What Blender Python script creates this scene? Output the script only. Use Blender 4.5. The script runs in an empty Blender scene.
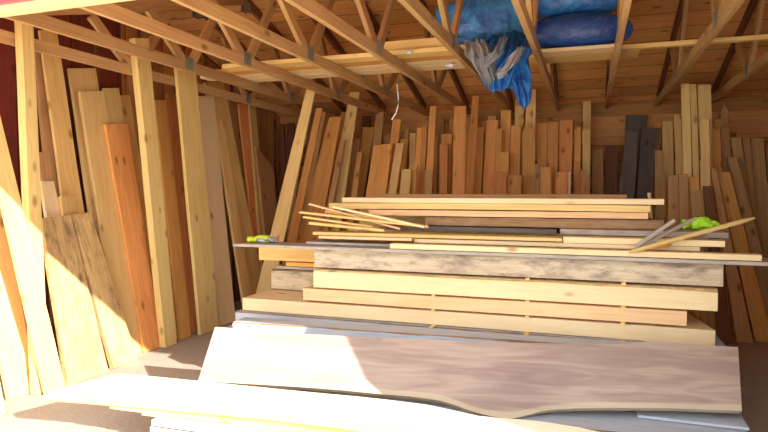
import bpy, bmesh, math, random
from mathutils import Vector, Matrix, noise
random.seed(7)
SC = bpy.context.scene
COL = SC.collection
PI = math.pi

# ------------------------------------------------------------------ camera
F = 590.0
TH = math.radians(19.2)
PH = math.atan(26 / 590)
EYE = Vector((0, 0, 1.6))
FW = Vector((-math.sin(TH) * math.cos(PH), math.cos(TH) * math.cos(PH), -math.sin(PH)))
RT = Vector((math.cos(TH), math.sin(TH), 0))
UP = RT.cross(FW)
cd = bpy.data.cameras.new('camera')
cam = bpy.data.objects.new('camera', cd)
COL.objects.link(cam)
cd.sensor_width = 36
cd.lens = F / 768 * 36
cd.clip_start = 0.05
cam.matrix_world = Matrix(((RT.x, UP.x, -FW.x, 0), (RT.y, UP.y, -FW.y, 0), (RT.z, UP.z, -FW.z, EYE.z), (0, 0, 0, 1)))
SC.camera = cam
SC.view_settings.view_transform = 'Standard'
SC.view_settings.look = 'None'
SC.view_settings.gamma = 1
SC.view_settings.exposure = 0.5
SC.view_settings.use_curve_mapping = False
SC.cycles.diffuse_bounces = 10
SC.cycles.max_bounces = 14


def hit(u, v, n, d):
    """where the line of sight through (u, v) meets the plane n.p = d"""
    r = FW + RT * (u - 384) / F + UP * (216 - v) / F
    n = Vector(n)
    t = (d - n.dot(EYE)) / n.dot(r)
    return EYE + r * t


def atY(u, v, y): return hit(u, v, (0, 1, 0), y)
def atZ(u, v, z): return hit(u, v, (0, 0, 1), z)
def atX(u, v, x): return hit(u, v, (1, 0, 0), x)


# ------------------------------------------------------------------ materials
class NT:
    def __init__(s, name):
        s.m = bpy.data.materials.new(name)
        s.m.use_nodes = True
        s.t = s.m.node_tree
        s.b = s.t.nodes['Principled BSDF']

    def n(s, kind, **kw):
        nd = s.t.nodes.new(kind)
        for k, v in kw.items():
            if k.startswith('i_'):
                nd.inputs[k[2:].replace('_', ' ')].default_value = v
            else:
                setattr(nd, k, v)
        return nd

    def l(s, a, b): s.t.links.new(a, b)

    def math(s, op, a, b=None, c=None):
        nd = s.n('ShaderNodeMath', operation=op)
        for i, x in enumerate((a, b, c)):
            if x is None: continue
            if isinstance(x, (int, float)): nd.inputs[i].default_value = x
            else: s.l(x, nd.inputs[i])
        return nd.outputs[0]

    def ramp(s, fac, stops):
        nd = s.n('ShaderNodeValToRGB')
        els = nd.color_ramp.elements
        while len(els) < len(stops): els.new(0.5)
        for e, (p, c) in zip(els, stops):
            e.position = p
            e.color = (*c, 1) if len(c) == 3 else c
        s.l(fac, nd.inputs[0])
        return nd.outputs[0]

    def mix(s, fac, a, b, mode='MIX'):
        nd = s.n('ShaderNodeMix', data_type='RGBA', blend_type=mode)
        for sock, x in ((nd.inputs[0], fac), (nd.inputs[6], a), (nd.inputs[7], b)):
            if isinstance(x, (int, float)): sock.default_value = x
            elif isinstance(x, tuple): sock.default_value = (*x, 1)
            else: s.l(x, sock)
        return nd.outputs[2]


def wood(name, light, dark, knots=0.5, rough=0.75, stain=None, stain_amt=0.0, vary=0.3, hue=0.012, grain=1.0, plank=None):
    """grain runs along the object's own x axis; every object gets its own piece of the pattern"""
    k = NT(name)
    tc = k.n('ShaderNodeTexCoord')
    oi = k.n('ShaderNodeObjectInfo')
    off = k.n('ShaderNodeVectorMath', operation='SCALE', i_Scale=37.0)
    cmb = k.n('ShaderNodeCombineXYZ')
    k.l(oi.outputs['Random'], cmb.inputs[0])
    k.l(k.math('FRACT', k.math('MULTIPLY', oi.outputs['Random'], 7.31)), cmb.inputs[1])
    k.l(k.math('FRACT', k.math('MULTIPLY', oi.outputs['Random'], 13.7)), cmb.inputs[2])
    k.l(cmb.outputs[0], off.inputs[0])
    add = k.n('ShaderNodeVectorMath', operation='ADD')
    k.l(tc.outputs['Object'], add.inputs[0])
    k.l(off.outputs[0], add.inputs[1])
    P = add.outputs[0]
    if plank:                                     # each board of a boarded surface gets its own tone
        sx = k.n('ShaderNodeSeparateXYZ'); k.l(tc.outputs['Object'], sx.inputs[0])
        row = k.math('FLOOR', k.math('DIVIDE', sx.outputs[1], plank))
        rr = k.n('ShaderNodeTexWhiteNoise', noise_dimensions='1D'); k.l(row, rr.inputs['W'])
        jn = k.math('FLOOR', k.math('DIVIDE', k.math('ADD', sx.outputs[0], k.math('MULTIPLY', rr.outputs[0], 3.0)), 2.4))
        r2 = k.n('ShaderNodeTexWhiteNoise', noise_dimensions='1D')
        k.l(k.math('ADD', k.math('MULTIPLY', row, 11.3), jn), r2.inputs['W'])
        rnd = r2.outputs[0]
        cc = k.n('ShaderNodeCombineXYZ'); k.l(k.math('MULTIPLY', rnd, 20.0), cc.inputs[0]); k.l(k.math('MULTIPLY', rnd, 50.0), cc.inputs[2])
        a2 = k.n('ShaderNodeVectorMath', operation='ADD'); k.l(P, a2.inputs[0]); k.l(cc.outputs[0], a2.inputs[1]); P = a2.outputs[0]
    else:
        rnd = oi.outputs['Random']
    # growth rings drawn out along the board
    mp = k.n('ShaderNodeMapping'); mp.inputs['Scale'].default_value = (0.35, 5.5, 5.5)
    k.l(P, mp.inputs[0])
    n1 = k.n('ShaderNodeTexNoise', i_Scale=1.6, i_Detail=2.0, i_Distortion=0.6); k.l(mp.outputs[0], n1.inputs['Vector'])
    rings = k.math('SINE', k.math('MULTIPLY', n1.outputs[0], 46.0))
    rings = k.math('MULTIPLY_ADD', rings, 0.5, 0.5)
    mp2 = k.n('ShaderNodeMapping'); mp2.inputs['Scale'].default_value = (2.2, 70.0, 70.0)
    k.l(P, mp2.inputs[0])
    n2 = k.n('ShaderNodeTexNoise', i_Scale=1.0, i_Detail=3.0, i_Roughness=0.65); k.l(mp2.outputs[0], n2.inputs['Vector'])
    mp3 = k.n('ShaderNodeMapping'); mp3.inputs['Scale'].default_value = (0.8, 3.0, 3.0)
    k.l(P, mp3.inputs[0])
    n3 = k.n('ShaderNodeTexNoise', i_Scale=1.3, i_Detail=4.0); k.l(mp3.outputs[0], n3.inputs['Vector'])
    g = k.math('ADD', k.math('MULTIPLY', rings, 0.13), k.math('MULTIPLY', n2.outputs[0], 0.55))
    g = k.math('ADD', g, k.math('MULTIPLY', n3.outputs[0], 0.55))
    g = k.math('MULTIPLY_ADD', k.math('SUBTRACT', g, 0.62), grain, 0.5)
    c = k.ramp(g, [(0.16, dark), (0.62, light)])
    # knots
    vm = k.n('ShaderNodeMapping'); vm.inputs['Scale'].default_value = (4.2, 9.0, 9.0)
    k.l(P, vm.inputs[0])
    vo = k.n('ShaderNodeTexVoronoi', i_Scale=1.0); k.l(vm.outputs[0], vo.inputs['Vector'])
    kn = k.n('ShaderNodeMapRange'); kn.inputs['From Min'].default_value = 0.10; kn.inputs['From Max'].default_value = 0.26
    kn.inputs['To Min'].default_value = 1.0; kn.inputs['To Max'].default_value = 0.0
    k.l(vo.outputs['Distance'], kn.inputs['Value'])
    gate = k.n('ShaderNodeSeparateColor'); k.l(vo.outputs['Color'], gate.inputs[0])
    kf = k.math('MULTIPLY', kn.outputs[0], k.math('GREATER_THAN', gate.outputs[0], 1.0 - 0.55 * knots))
    c = k.mix(k.math('MULTIPLY', kf, 0.7), c, tuple(x * q for x, q in zip(dark, (0.42, 0.3, 0.25))))
    if stain:
        n4 = k.n('ShaderNodeTexNoise', i_Scale=3.4, i_Detail=6.0, i_Roughness=0.7); 
        mp4 = k.n('ShaderNodeMapping'); mp4.inputs['Scale'].default_value = (1.6, 4.5, 4.5)
        k.l(P, mp4.inputs[0]); k.l(mp4.outputs[0], n4.inputs['Vector'])
        sf = k.ramp(n4.outputs[0], [(0.46, (0, 0, 0)), (0.66, (1, 1, 1))])
        c = k.mix(k.math('MULTIPLY', sf, stain_amt), c, stain)
    hs = k.n('ShaderNodeHueSaturation')
    k.l(c, hs.inputs['Color'])
    k.l(k.math('MULTIPLY_ADD', rnd, vary, 1.0 - vary * 0.55), hs.inputs['Value'])
    k.l(k.math('MULTIPLY_ADD', k.math('FRACT', k.math('MULTIPLY', rnd, 17.7)), hue, 0.5 - hue / 2), hs.inputs['Hue'])
    c = hs.outputs[0]
    if plank:                                     # dark joints between boards
        fr = k.math('ABSOLUTE', k.math('SUBTRACT', k.math('FRACT', k.math('DIVIDE', sx.outputs[1], plank)), 0.5))
        c = k.mix(k.math('GREATER_THAN', fr, 0.5 - 0.006 / plank), c, tuple(x * .45 for x in dark))
    k.l(c, k.b.inputs['Base Color'])
    k.b.inputs['Roughness'].default_value = rough
    k.b.inputs['Specular IOR Level'].default_value = 0.25
    bp = k.n('ShaderNodeBump', i_Strength=0.35, i_Distance=0.004)
    k.l(k.math('ADD', n2.outputs[0], n3.outputs[0]), bp.inputs['Height'])
    k.l(bp.outputs[0], k.b.inputs['Normal'])
    return k.m


M = {}
M['yellow'] = wood('yellow_pine', (0.84, 0.60, 0.24), (0.66, 0.41, 0.13), 0.45, vary=.22)
M['cream'] = wood('fresh_cream_pine', (0.88, 0.69, 0.39), (0.77, 0.56, 0.28), 0.3, vary=.12)
M['orange'] = wood('orange_fir', (0.88, 0.45, 0.13), (0.62, 0.26, 0.06), 0.5, vary=.38)
M['red'] = wood('red_fir', (0.82, 0.37, 0.12), (0.56, 0.20, 0.05), 0.6, vary=.3)
M['tan'] = wood('tan_pine', (0.84, 0.57, 0.22), (0.62, 0.37, 0.12), 0.5, vary=.3)
M['brown'] = wood('brown_pine', (0.56, 0.32, 0.13), (0.34, 0.17, 0.06), 0.5, vary=.35)
M['dark'] = wood('dark_board_shaded_rafter', (0.24, 0.10, 0.045), (0.11, 0.04, 0.02), 0.3, vary=.4)
M['pink'] = wood('pinkish_fir', (0.86, 0.56, 0.30), (0.68, 0.38, 0.18), 0.2, vary=.1)
M['grey'] = wood('weathered_grey', (0.54, 0.47, 0.39), (0.33, 0.27, 0.215), 0.3, stain=(0.16, 0.11, 0.08), stain_amt=.4, vary=.15)
M['pale'] = wood('pale_grey_slab', (0.56, 0.55, 0.55), (0.36, 0.34, 0.33), 0.2, stain=(0.66, 0.62, 0.54), stain_amt=.5, vary=.1)
M['bark'] = wood('bark', (0.34, 0.19, 0.09), (0.12, 0.06, 0.03), 0.6, stain=(0.36, 0.27, 0.17), stain_amt=.6, rough=.95)
M['wild'] = wood('rough_slab_face', (0.70, 0.47, 0.20), (0.42, 0.22, 0.08), 1.0, stain=(0.24, 0.15, 0.08), stain_amt=.85, vary=.2)
M['stained'] = wood('stained_slab_face', (0.68, 0.54, 0.36), (0.46, 0.34, 0.22), 0.6, stain=(0.24, 0.17, 0.13), stain_amt=.85, vary=.1)
M['charcoal'] = wood('charcoal_board', (0.17, 0.13, 0.105), (0.06, 0.045, 0.038), 0.2, stain=(0.16, 0.12, 0.10), stain_amt=.5)
M['truss'] = wood('truss_lumber', (0.60, 0.37, 0.16), (0.36, 0.19, 0.07), 0.4, vary=.3)
M['deck'] = wood('roof_deck', (0.93, 0.50, 0.18), (0.70, 0.31, 0.09), 0.8, vary=.35, plank=.27)
M['backing'] = wood('back_wall_boards', (0.62, 0.30, 0.10), (0.36, 0.15, 0.05), 0.4, vary=.5, plank=.2)
M['maroon'] = wood('maroon_wall_boards', (0.22, 0.045, 0.025), (0.13, 0.025, 0.015), 0.2, vary=.3, plank=.3)
M['glaring'] = wood('glaring_slab', (0.93, 0.84, 0.62), (0.86, 0.72, 0.46), .2, vary=.05)  # sun glare put into the colour of the front slab's top
M['bluegrey'] = wood('blue_grey_slab', (0.50, 0.54, 0.60), (0.33, 0.36, 0.41), 0.2, stain=(0.60, 0.58, 0.54), stain_amt=.4, vary=.06)
M['girt'] = wood('girt', (0.78, 0.40, 0.14), (0.5, 0.22, 0.07), 0.7, vary=.3)


def plain(name, color, rough=0.6, metal=0.0, nscale=8, namt=.25, bump=.2, spec=.5):
    k = NT(name)
    tc = k.n('ShaderNodeTexCoord')
    n = k.n('ShaderNodeTexNoise', i_Scale=nscale, i_Detail=5.0); k.l(tc.outputs['Object'], n.inputs['Vector'])
    c = k.mix(n.outputs[0], tuple(x * (1 - namt) for x in color), tuple(min(1, x * (1 + namt)) for x in color))
    k.l(c, k.b.inputs['Base Color'])
    k.b.inputs['Roughness'].default_value = rough
    k.b.inputs['Metallic'].default_value = metal
    k.b.inputs['Specular IOR Level'].default_value = spec
    bp = k.n('ShaderNodeBump', i_Strength=bump, i_Distance=0.01); k.l(n.outputs[0], bp.inputs['Height'])
    k.l(bp.outputs[0], k.b.inputs['Normal'])
    return k.m


M['header'] = M['cream']
M['fascia'] = plain('pink_fascia_paint', (0.62, 0.12, 0.17), .6)
M['galv'] = plain('galvanised_plate', (0.30, 0.31, 0.27), .5, .5, 30, .3)
M['lime'] = plain('lime_knit', (0.42, 0.80, 0.03), .8, 0, 40)
M['lime2'] = plain('yellow_green_knit', (0.60, 0.72, 0.04), .8, 0, 40)
M['black'] = plain('black_rubber', (0.03, 0.03, 0.035), .7)
M['greyrub'] = plain('grey_rubber', (0.35, 0.36, 0.40), .6)
M['gold'] = plain('orange_cuff', (0.75, 0.36, 0.04), .8)
M['plastic'] = plain('clear_white_plastic', (0.60, 0.60, 0.60), .3)
M['cord'] = plain('white_cord', (0.8, 0.78, 0.74), .6)
M['bright'] = M['cream']


def tarp_mat(name, a, b, rough=.35, pale=None):
    k = NT(name)
    tc = k.n('ShaderNodeTexCoord')
    n = k.n('ShaderNodeTexNoise', i_Scale=5.0, i_Detail=6.0, i_Roughness=.65, i_Distortion=1.2)
    k.l(tc.outputs['Object'], n.inputs['Vector'])
    c = k.ramp(n.outputs[0], [(0.35, a), (0.62, b)])
    if pale:
        n5 = k.n('ShaderNodeTexNoise', i_Scale=7.0, i_Detail=7.0, i_Roughness=.75, i_Distortion=2.0)
        k.l(tc.outputs['Object'], n5.inputs['Vector'])
        c = k.mix(k.ramp(n5.outputs[0], [(0.60, (0, 0, 0)), (0.68, (1, 1, 1))]), c, pale)
    k.l(c, k.b.inputs['Base Color'])
    k.b.inputs['Roughness'].default_value = rough
    k.b.inputs['Specular IOR Level'].default_value = .7
    n2 = k.n('ShaderNodeTexNoise', i_Scale=14.0, i_Detail=5.0, i_Distortion=1.5)
    k.l(tc.outputs['Object'], n2.inputs['Vector'])
    bp = k.n('ShaderNodeBump', i_Strength=.6, i_Distance=0.02); k.l(n2.outputs[0], bp.inputs['Height'])
    k.l(bp.outputs[0], k.b.inputs['Normal'])
    return k.m


M['tarp'] = tarp_mat('blue_tarp', (0.015, 0.11, 0.48), (0.07, 0.38, 0.88), pale=(0.22, 0.45, 0.72))
M['navy'] = tarp_mat('navy_tarp', (0.012, 0.05, 0.26), (0.03, 0.12, 0.45), pale=(0.22, 0.3, 0.42))
M['silver'] = tarp_mat('silver_tarp_side', (0.28, 0.28, 0.36), (0.62, 0.56, 0.52))


def walnut_mat():
    k = NT('walnut_slab')
    tc = k.n('ShaderNodeTexCoord')
    at = k.n('ShaderNodeAttribute', attribute_name='sap')
    mp = k.n('ShaderNodeMapping'); mp.inputs['Scale'].default_value = (0.7, 5.0, 5.0)
    k.l(tc.outputs['Object'], mp.inputs[0])
    n1 = k.n('ShaderNodeTexNoise', i_Scale=1.4, i_Detail=3.0, i_Distortion=.8); k.l(mp.outputs[0], n1.inputs['Vector'])
    mp2 = k.n('ShaderNodeMapping'); mp2.inputs['Scale'].default_value = (1.5, 45, 45)
    k.l(tc.outputs['Object'], mp2.inputs[0])
    n2 = k.n('ShaderNodeTexNoise', i_Scale=1.0, i_Detail=3.0); k.l(mp2.outputs[0], n2.inputs['Vector'])
    rings = k.math('MULTIPLY_ADD', k.math('SINE', k.math('MULTIPLY', n1.outputs[0], 26.0)), .5, .5)
    g = k.math('ADD', k.math('MULTIPLY', rings, .16), k.math('ADD', k.math('MULTIPLY', n2.outputs[0], .35), k.math('MULTIPLY', n1.outputs[0], .45)))
    c = k.ramp(g, [(0.32, (0.34, 0.24, 0.195)), (0.70, (0.53, 0.40, 0.315))])
    sap = k.ramp(g, [(0.3, (0.52, 0.43, 0.30)), (0.75, (0.60, 0.50, 0.36))])
    s = k.math('ADD', at.outputs['Fac'], k.math('MULTIPLY', k.math('SUBTRACT', n1.outputs[0], .5), .35))
    sf = k.ramp(s, [(0.45, (0, 0, 0)), (0.6, (1, 1, 1))])
    c = k.mix(sf, c, sap)
    # dark figure around the crotch of the branch
    sp = k.n('ShaderNodeVectorMath', operation='SUBTRACT'); k.l(tc.outputs['Object'], sp.inputs[0]); sp.inputs[1].default_value = (0.33, -0.05, 0)
    sp2 = k.n('ShaderNodeVectorMath', operation='MULTIPLY'); k.l(sp.outputs[0], sp2.inputs[0]); sp2.inputs[1].default_value = (2.2, 3.2, 0)
    ln = k.n('ShaderNodeVectorMath', operation='LENGTH'); k.l(sp2.outputs[0], ln.inputs[0])
    cf = k.ramp(k.math('ADD', ln.outputs['Value'], k.math('MULTIPLY', rings, .25)), [(0.2, (1, 1, 1)), (1.0, (0, 0, 0))])
    c = k.mix(k.math('MULTIPLY', cf, .55), c, (0.26, 0.17, 0.17))
    k.l(c, k.b.inputs['Base Color'])
    k.b.inputs['Roughness'].default_value = .55
    return k.m


M['walnut'] = walnut_mat()


def ground_mat(name, a, b, spots):
    k = NT(name)
    tc = k.n('ShaderNodeTexCoord')
    n = k.n('ShaderNodeTexNoise', i_Scale=1.3, i_Detail=8.0, i_Roughness=.6); k.l(tc.outputs['Object'], n.inputs['Vector'])
    n2 = k.n('ShaderNodeTexNoise', i_Scale=45.0, i_Detail=4.0); k.l(tc.outputs['Object'], n2.inputs['Vector'])
    c = k.ramp(n.outputs[0], [(0.3, a), (0.7, b)])
    c = k.mix(k.ramp(n2.outputs[0], [(.55, (0, 0, 0)), (.72, (1, 1, 1))]), c, spots)
    k.l(c, k.b.inputs['Base Color'])
    k.b.inputs['Roughness'].default_value = .9
    bp = k.n('ShaderNodeBump', i_Strength=.4, i_Distance=0.01); k.l(n2.outputs[0], bp.inputs['Height'])
    k.l(bp.outputs[0], k.b.inputs['Normal'])
    return k.m


M['floor'] = ground_mat('dusty_concrete', (0.33, 0.28, 0.24), (0.44, 0.38, 0.32), (0.52, 0.44, 0.33))
M['ground'] = ground_mat('gravel_ground', (0.52, 0.46, 0.37), (0.64, 0.57, 0.46), (0.3, 0.27, 0.23))


# ------------------------------------------------------------------ object helpers
def link(name, bm, mats, parent=None, mw=None, smooth=False):
    bmesh.ops.recalc_face_normals(bm, faces=bm.faces)
    me = bpy.data.meshes.new(name)
    bm.to_mesh(me)
    bm.free()
    if smooth:
        for p in me.polygons: p.use_smooth = True
    for m in (mats if isinstance(mats, (list, tuple)) else [mats]): me.materials.append(m)
    o = bpy.data.objects.new(name, me)
    COL.objects.link(o)
    if parent: o.parent = parent
    if mw is not None: o.matrix_world = mw
    return o


def tag(o, label, cat, group=None, kind=None):
    o['label'] = label
    o['category'] = cat
    if group: o['group'] = group
    if kind: o['kind'] = kind
    return o


def struct(o):
    o['kind'] = 'structure'
    return o


def box(bm, x0, x1, y0, y1, z0, z1):
    vs = [bm.verts.new((x, y, z)) for x in (x0, x1) for y in (y0, y1) for z in (z0, z1)]
    for f in ((0, 1, 3, 2), (4, 6, 7, 5), (0, 4, 5, 1), (2, 3, 7, 6), (0, 2, 6, 4), (1, 5, 7, 3)):
        bm.faces.new([vs[i] for i in f])
    return vs


def bar(bm, p, q, w, h, side=Vector((1, 0, 0))):
    """square bar from p to q; w along side, h across"""
    p, q = Vector(p), Vector(q)
    d = (q - p).normalized()
    s = (side - d * side.dot(d)).normalized()
    t = d.cross(s)
    vs = []
    for c in (p, q):
        for a, b in ((-1, -1), (1, -1), (1, 1), (-1, 1)):
            vs.append(bm.verts.new(c + s * a * w / 2 + t * b * h / 2))
    for f in ((0, 3, 2, 1), (4, 5, 6, 7), (0, 1, 5, 4), (1, 2, 6, 5), (2, 3, 7, 6), (3, 0, 4, 7)):
        bm.faces.new([vs[i] for i in f])


def frame(o, x, y):
    x = x.normalized()
    z = x.cross(y).normalized()
    y = z.cross(x)
    return Matrix(((x.x, y.x, z.x, o.x), (x.y, y.y, z.y, o.y), (x.z, y.z, z.z, o.z), (0, 0, 0, 1)))


def bevel(bm, off=.003, seg=1):
    es = [e for e in bm.edges if len(e.link_faces) == 2 and e.calc_face_angle(0) > .7]
    bmesh.ops.bevel(bm, geom=es, offset=off, segments=seg, affect='EDGES', clamp_overlap=True)


def plank(name, mat, length, width, thick, mw, wane=0.0, wob=0.003, seg=24, ends=(0, 0), barkmat=None, rise=0.0):
    """a sawn board: local x along the grain from 0 to length, y across 0..width, z up 0..thick.
    wane > 0 leaves a live (barky) front edge that wanders; ends skew the two cut ends."""
    bm = bmesh.new()
    sd = random.uniform(0, 500)
    rows = []
    for i in range(seg + 1):
        t = i / seg
        x = t * length
        f = lambda k, s=1.0: noise.noise(Vector((x * s, sd + k * 9.1, 0)))
        w = (wane * (0.35 + 0.9 * abs(f(1, 1.1)) + .25 * f(2, 5))) if wane else .003
        w = max(.002, min(w, thick * .8))
        y0 = wob * 2 * f(3, 1.3) + (wane * .5 * f(4, .9) if wane else 0)
        y1 = width + wob * 2 * f(5, 1.3) + (wane * .8 * f(6, .9) if wane else 0)
        dz = wob * f(7, .8) * .6 + rise * math.sin(t * PI)
        xx = x
        if i == 0: xs = (ends[0] * 0, ends[0])
        elif i == seg: xs = (0, ends[1])
        else: xs = (0, 0)
        pts = [(xx + xs[0], y0 + w * .25, dz), (xx + xs[0], y0, dz + w * .2), (xx + xs[0], y0, dz + thick - w), (xx + xs[0], y0 + w * .8, dz + thick),
               (xx + xs[1], y1 - w * .5, dz + thick), (xx + xs[1], y1, dz + thick * .6), (xx + xs[1], y1 - w * .2, dz)]
        rows.append([bm.verts.new(p) for p in pts])
    n = len(rows[0])
    for i in range(seg):
        for j in range(n):
            k = (j + 1) % n
            fc = bm.faces.new((rows[i][j], rows[i + 1][j], rows[i + 1][k], rows[i][k]))
            if wane and j in (2, 4): fc.material_index = 1
    bm.faces.new(rows[0])
    bm.faces.new(list(reversed(rows[-1])))
    return link(name, bm, [mat, barkmat or M['bark']], mw=mw)


def lying(name, mat, label, u0, v0, u1, y, zt, zb, depth, cat='board', group=None, y1=None, **kw):
    """board lying level with its front bottom edge at height zb, running from u0 to u1 at depth y (to y1 at its right end)"""
    a = atY(u0, v0, y); b = atY(u1, v0, y1 if y1 else y)
    a.z = zb; b.z = zb
    d = b - a
    o = plank(name, mat, d.length, depth, zt - zb, frame(a, d, Vector((-d.y, d.x, 0))), **kw)
    return tag(o, label, cat, group)


def lean(name, mat, label, top, ref, n, d, thick, group, cat='board', taper=0, point=False, cut=0):
    """board leaning in the plane n.p = d; top = (uL, uR, v), ref = (uL, uR, v) lower down; runs to the floor.
    its face lies in that plane and its thickness goes away from the viewer (against n)"""
    n = Vector(n).normalized() if False else Vector(n)
    tl, tr = hit(top[0], top[2], n, d), hit(top[1], top[2] - cut, n, d)
    bl, br = hit(ref[0], ref[2], n, d), hit(ref[1], ref[2], n, d)
    def foot(t, b):
        k = (t.z - .005) / max(.05, t.z - b.z)
        return t + (b - t) * k
    fl, fr = foot(tl, bl), foot(tr, br)
    c0 = (fl + fr) / 2
    c1 = (tl + tr) / 2
    xax = (c1 - c0).normalized()
    nn = n.normalized()
    if nn.dot(EYE - c0) < 0: nn = -nn
    yax = nn.cross(xax)
    mw = frame(c0, xax, yax)          # local z = towards viewer
    inv = mw.inverted()
    L = [inv @ p for p in (fl, fr, tr, tl)]
    bm = bmesh.new()
    sd = random.uniform(0, 900)
    seg = 14
    rows = []
    for i in range(seg + 1):
        t = i / seg
        a = L[0].lerp(L[3], t); b = L[1].lerp(L[2], t)
        wv = .004 * math.sin(t * PI)
        a = a + Vector((0, wv * 2 * noise.noise(Vector((t * 4, sd, 0))), 0)); b = b + Vector((0, wv * 2 * noise.noise(Vector((t * 4, sd, 7))), 0))
        rows.append([bm.verts.new((a.x, a.y, 0)), bm.verts.new((b.x, b.y, 0)), bm.verts.new((b.x, b.y, -thick)), bm.verts.new((a.x, a.y, -thick))])
    if point:
        m = [(rows[-1][0].co + rows[-1][1].co) / 2, (rows[-1][3].co + rows[-1][2].co) / 2]
        h = abs(L[2].y - L[3].y) * .8
        for v in rows[-1]: v.co.x -= h
        e = [bm.verts.new(m[0]), bm.verts.new(m[1])]
    for i in range(seg):
        for j in range(4):
            k = (j + 1) % 4
            bm.faces.new((rows[i][j], rows[i + 1][j], rows[i + 1][k], rows[i][k]))
    bm.faces.new(rows[0])
    r = rows[-1]
    if point:
        bm.faces.new((r[0], r[1], e[0])); bm.faces.new((r[3], r[2], e[1]))
        bm.faces.new((r[0], e[0], e[1], r[3])); bm.faces.new((r[1], r[2], e[1], e[0]))
    else:
        bm.faces.new(r)
    bmesh.ops.recalc_face_normals(bm, faces=bm.faces)
    es = [x for x in bm.edges if len(x.link_faces) == 2 and x.calc_face_angle(0) > .7]
    bmesh.ops.bevel(bm, geom=es, offset=.0025, segments=1, affect='EDGES', clamp_overlap=True)
    o = link(name, bm, mat, mw=mw)
    tag(o, label, cat, group)
    if c1.z > 2.6: print('TALL', round(c1.x, 2), round(c1.y, 2), round(c1.z, 2), 'roof', round(roof(c1.y), 2), label)
    return o


# ------------------------------------------------------------------ shed
XL, XR, YF, YB = -4.8, 3.7, 2.6, 8.6
YM = (YF + YB) / 2
SL = 0.30
EZ = 2.79                      # roof underside at the walls
def roof(y): return EZ + SL * (YM - YF) - SL * abs(y - YM)

bm = bmesh.new(); box(bm, XL - .1, XR + .1, YF, YB + .1, -.1, 0)
struct(link('floor', bm, M['floor']))
bm = bmesh.new(); box(bm, -16, 14, -14, YF, -.12, -.015)
struct(link('ground', bm, M['ground']))


def prism_x(bm, x0, x1, prof):
    a = [bm.verts.new((x0, y, z)) for y, z in prof]
    b = [bm.verts.new((x1, y, z)) for y, z in prof]
    bm.faces.new(a); bm.faces.new(list(reversed(b)))
    n = len(prof)
    for i in range(n):
        bm.faces.new((a[i], b[i], b[(i + 1) % n], a[(i + 1) % n]))


# side walls: boards run upright, so the local axes are turned (x up, y along the wall)
def side_wall(name, x0, x1, mat):
    bm = bmesh.new()
    prof = [(0, YF), (0, YB), (roof(YB), YB), (roof(YM), YM), (roof(YF), YF)]   # (z, y)
    a = [bm.verts.new((z, y, -x0)) for z, y in prof]
    b = [bm.verts.new((z, y, -x1)) for z, y in prof]
    bm.faces.new(a); bm.faces.new(list(reversed(b)))
    for i in range(5): bm.faces.new((a[i], b[i], b[(i + 1) % 5], a[(i + 1) % 5]))
    mw = Matrix(((0, 0, -1, 0), (0, 1, 0, 0), (1, 0, 0, 0), (0, 0, 0, 1)))
    return struct(link(name, bm, mat, mw=mw))


side_wall('wall_left', XL - .1, XL, M['maroon'])
side_wall('wall_right', XR, XR + .1, M['backing'])
bm = bmesh.new(); box(bm, XL, XR, 0, 2.785, -.1, 0)
struct(link('wall_back', bm, M['backing'], mw=Matrix(((1, 0, 0, 0), (0, 0, -1, YB), (0, 1, 0, 0), (0, 0, 0, 1)))))
bm = bmesh.new()
prof = [(1.0, 0), (1.0, 1.5), (1.45, 2.3), (1.75, 2.62), (XR, 2.62), (XR, 0)]   # unseen boarded front; slanted edge shaped for its shadow on the walnut slab
fa = [bm.verts.new((x, YF - .1, z)) for x, z in prof]; fb = [bm.verts.new((x, YF, z)) for x, z in prof]
bm.faces.new(fa); bm.faces.new(list(reversed(fb)))
for i in range(6): bm.faces.new((fa[i], fb[i], fb[(i + 1) % 6], fa[(i + 1) % 6]))
struct(link('wall_front', bm, M['maroon']))

for nm, (ya, yb) in (('ceiling', (YM, YB + .15)), ('ceiling_front', (YM, YF - .50))):
    d = Vector((0, yb - ya, -SL * abs(yb - ya)))
    bm = bmesh.new()
    n = d.length
    sgn = 1 if yb > ya else -1
    box(bm, XL - .25, XR + .25, 0, n, 0, .04)
    x = Vector((1, 0, 0)); y = d.normalized(); z = x.cross(y)
    if z.z < 0: x = -x; z = -z
    mw = Matrix(((x.x, y.x, z.x, 0), (x.y, y.y, z.y, YM), (x.z, y.z, z.z, roof(YM)), (0, 0, 0, 1)))
    if x.x < 0: mw = mw @ Matrix.Translation((-(XL + XR), 0, 0)) if False else mw
    o = struct(link(nm, bm, M['deck'], mw=mw))
    if x.x < 0: o.location.x = XL + XR

bm = bmesh.new(); box(bm, XL, XR, YF - .06, YF, 2.62, 2.695)
struct(link('trim_1', bm, M['header']))
bm = bmesh.new(); box(bm, XL - .1, XR + .1, YF - .10, YF - .062, 2.667, 2.745)
struct(link('trim_2', bm, M['fascia']))
bm = bmesh.new(); box(bm, XL, XR, -.10, .18, 0, .035)
struct(link('trim_3', bm, M['girt'], mw=Matrix(((1, 0, 0, 0), (0, 0, -1, YB), (0, 1, 0, 2.42), (0, 0, 0, 1)))))
# wooden sheathing on the rear part of the left wall
bm = bmesh.new()
pf = [(0, 5.15), (0, YB), (roof(YB) - .02, YB), (roof(YM) - .04, YM), (roof(5.15) - .04, 5.15)]
fa = [bm.verts.new((z, y, 0)) for z, y in pf]; fb = [bm.verts.new((z, y, .012)) for z, y in pf]
bm.faces.new(fa); bm.faces.new(list(reversed(fb)))
for i in range(5): bm.faces.new((fa[i], fb[i], fb[(i + 1) % 5], fa[(i + 1) % 5]))
struct(link('trim_16', bm, M['backing'], mw=Matrix(((0, 0, 1, XL), (0, 1, 0, 0), (1, 0, 0, 0), (0, 0, 0, 1)))))
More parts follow.
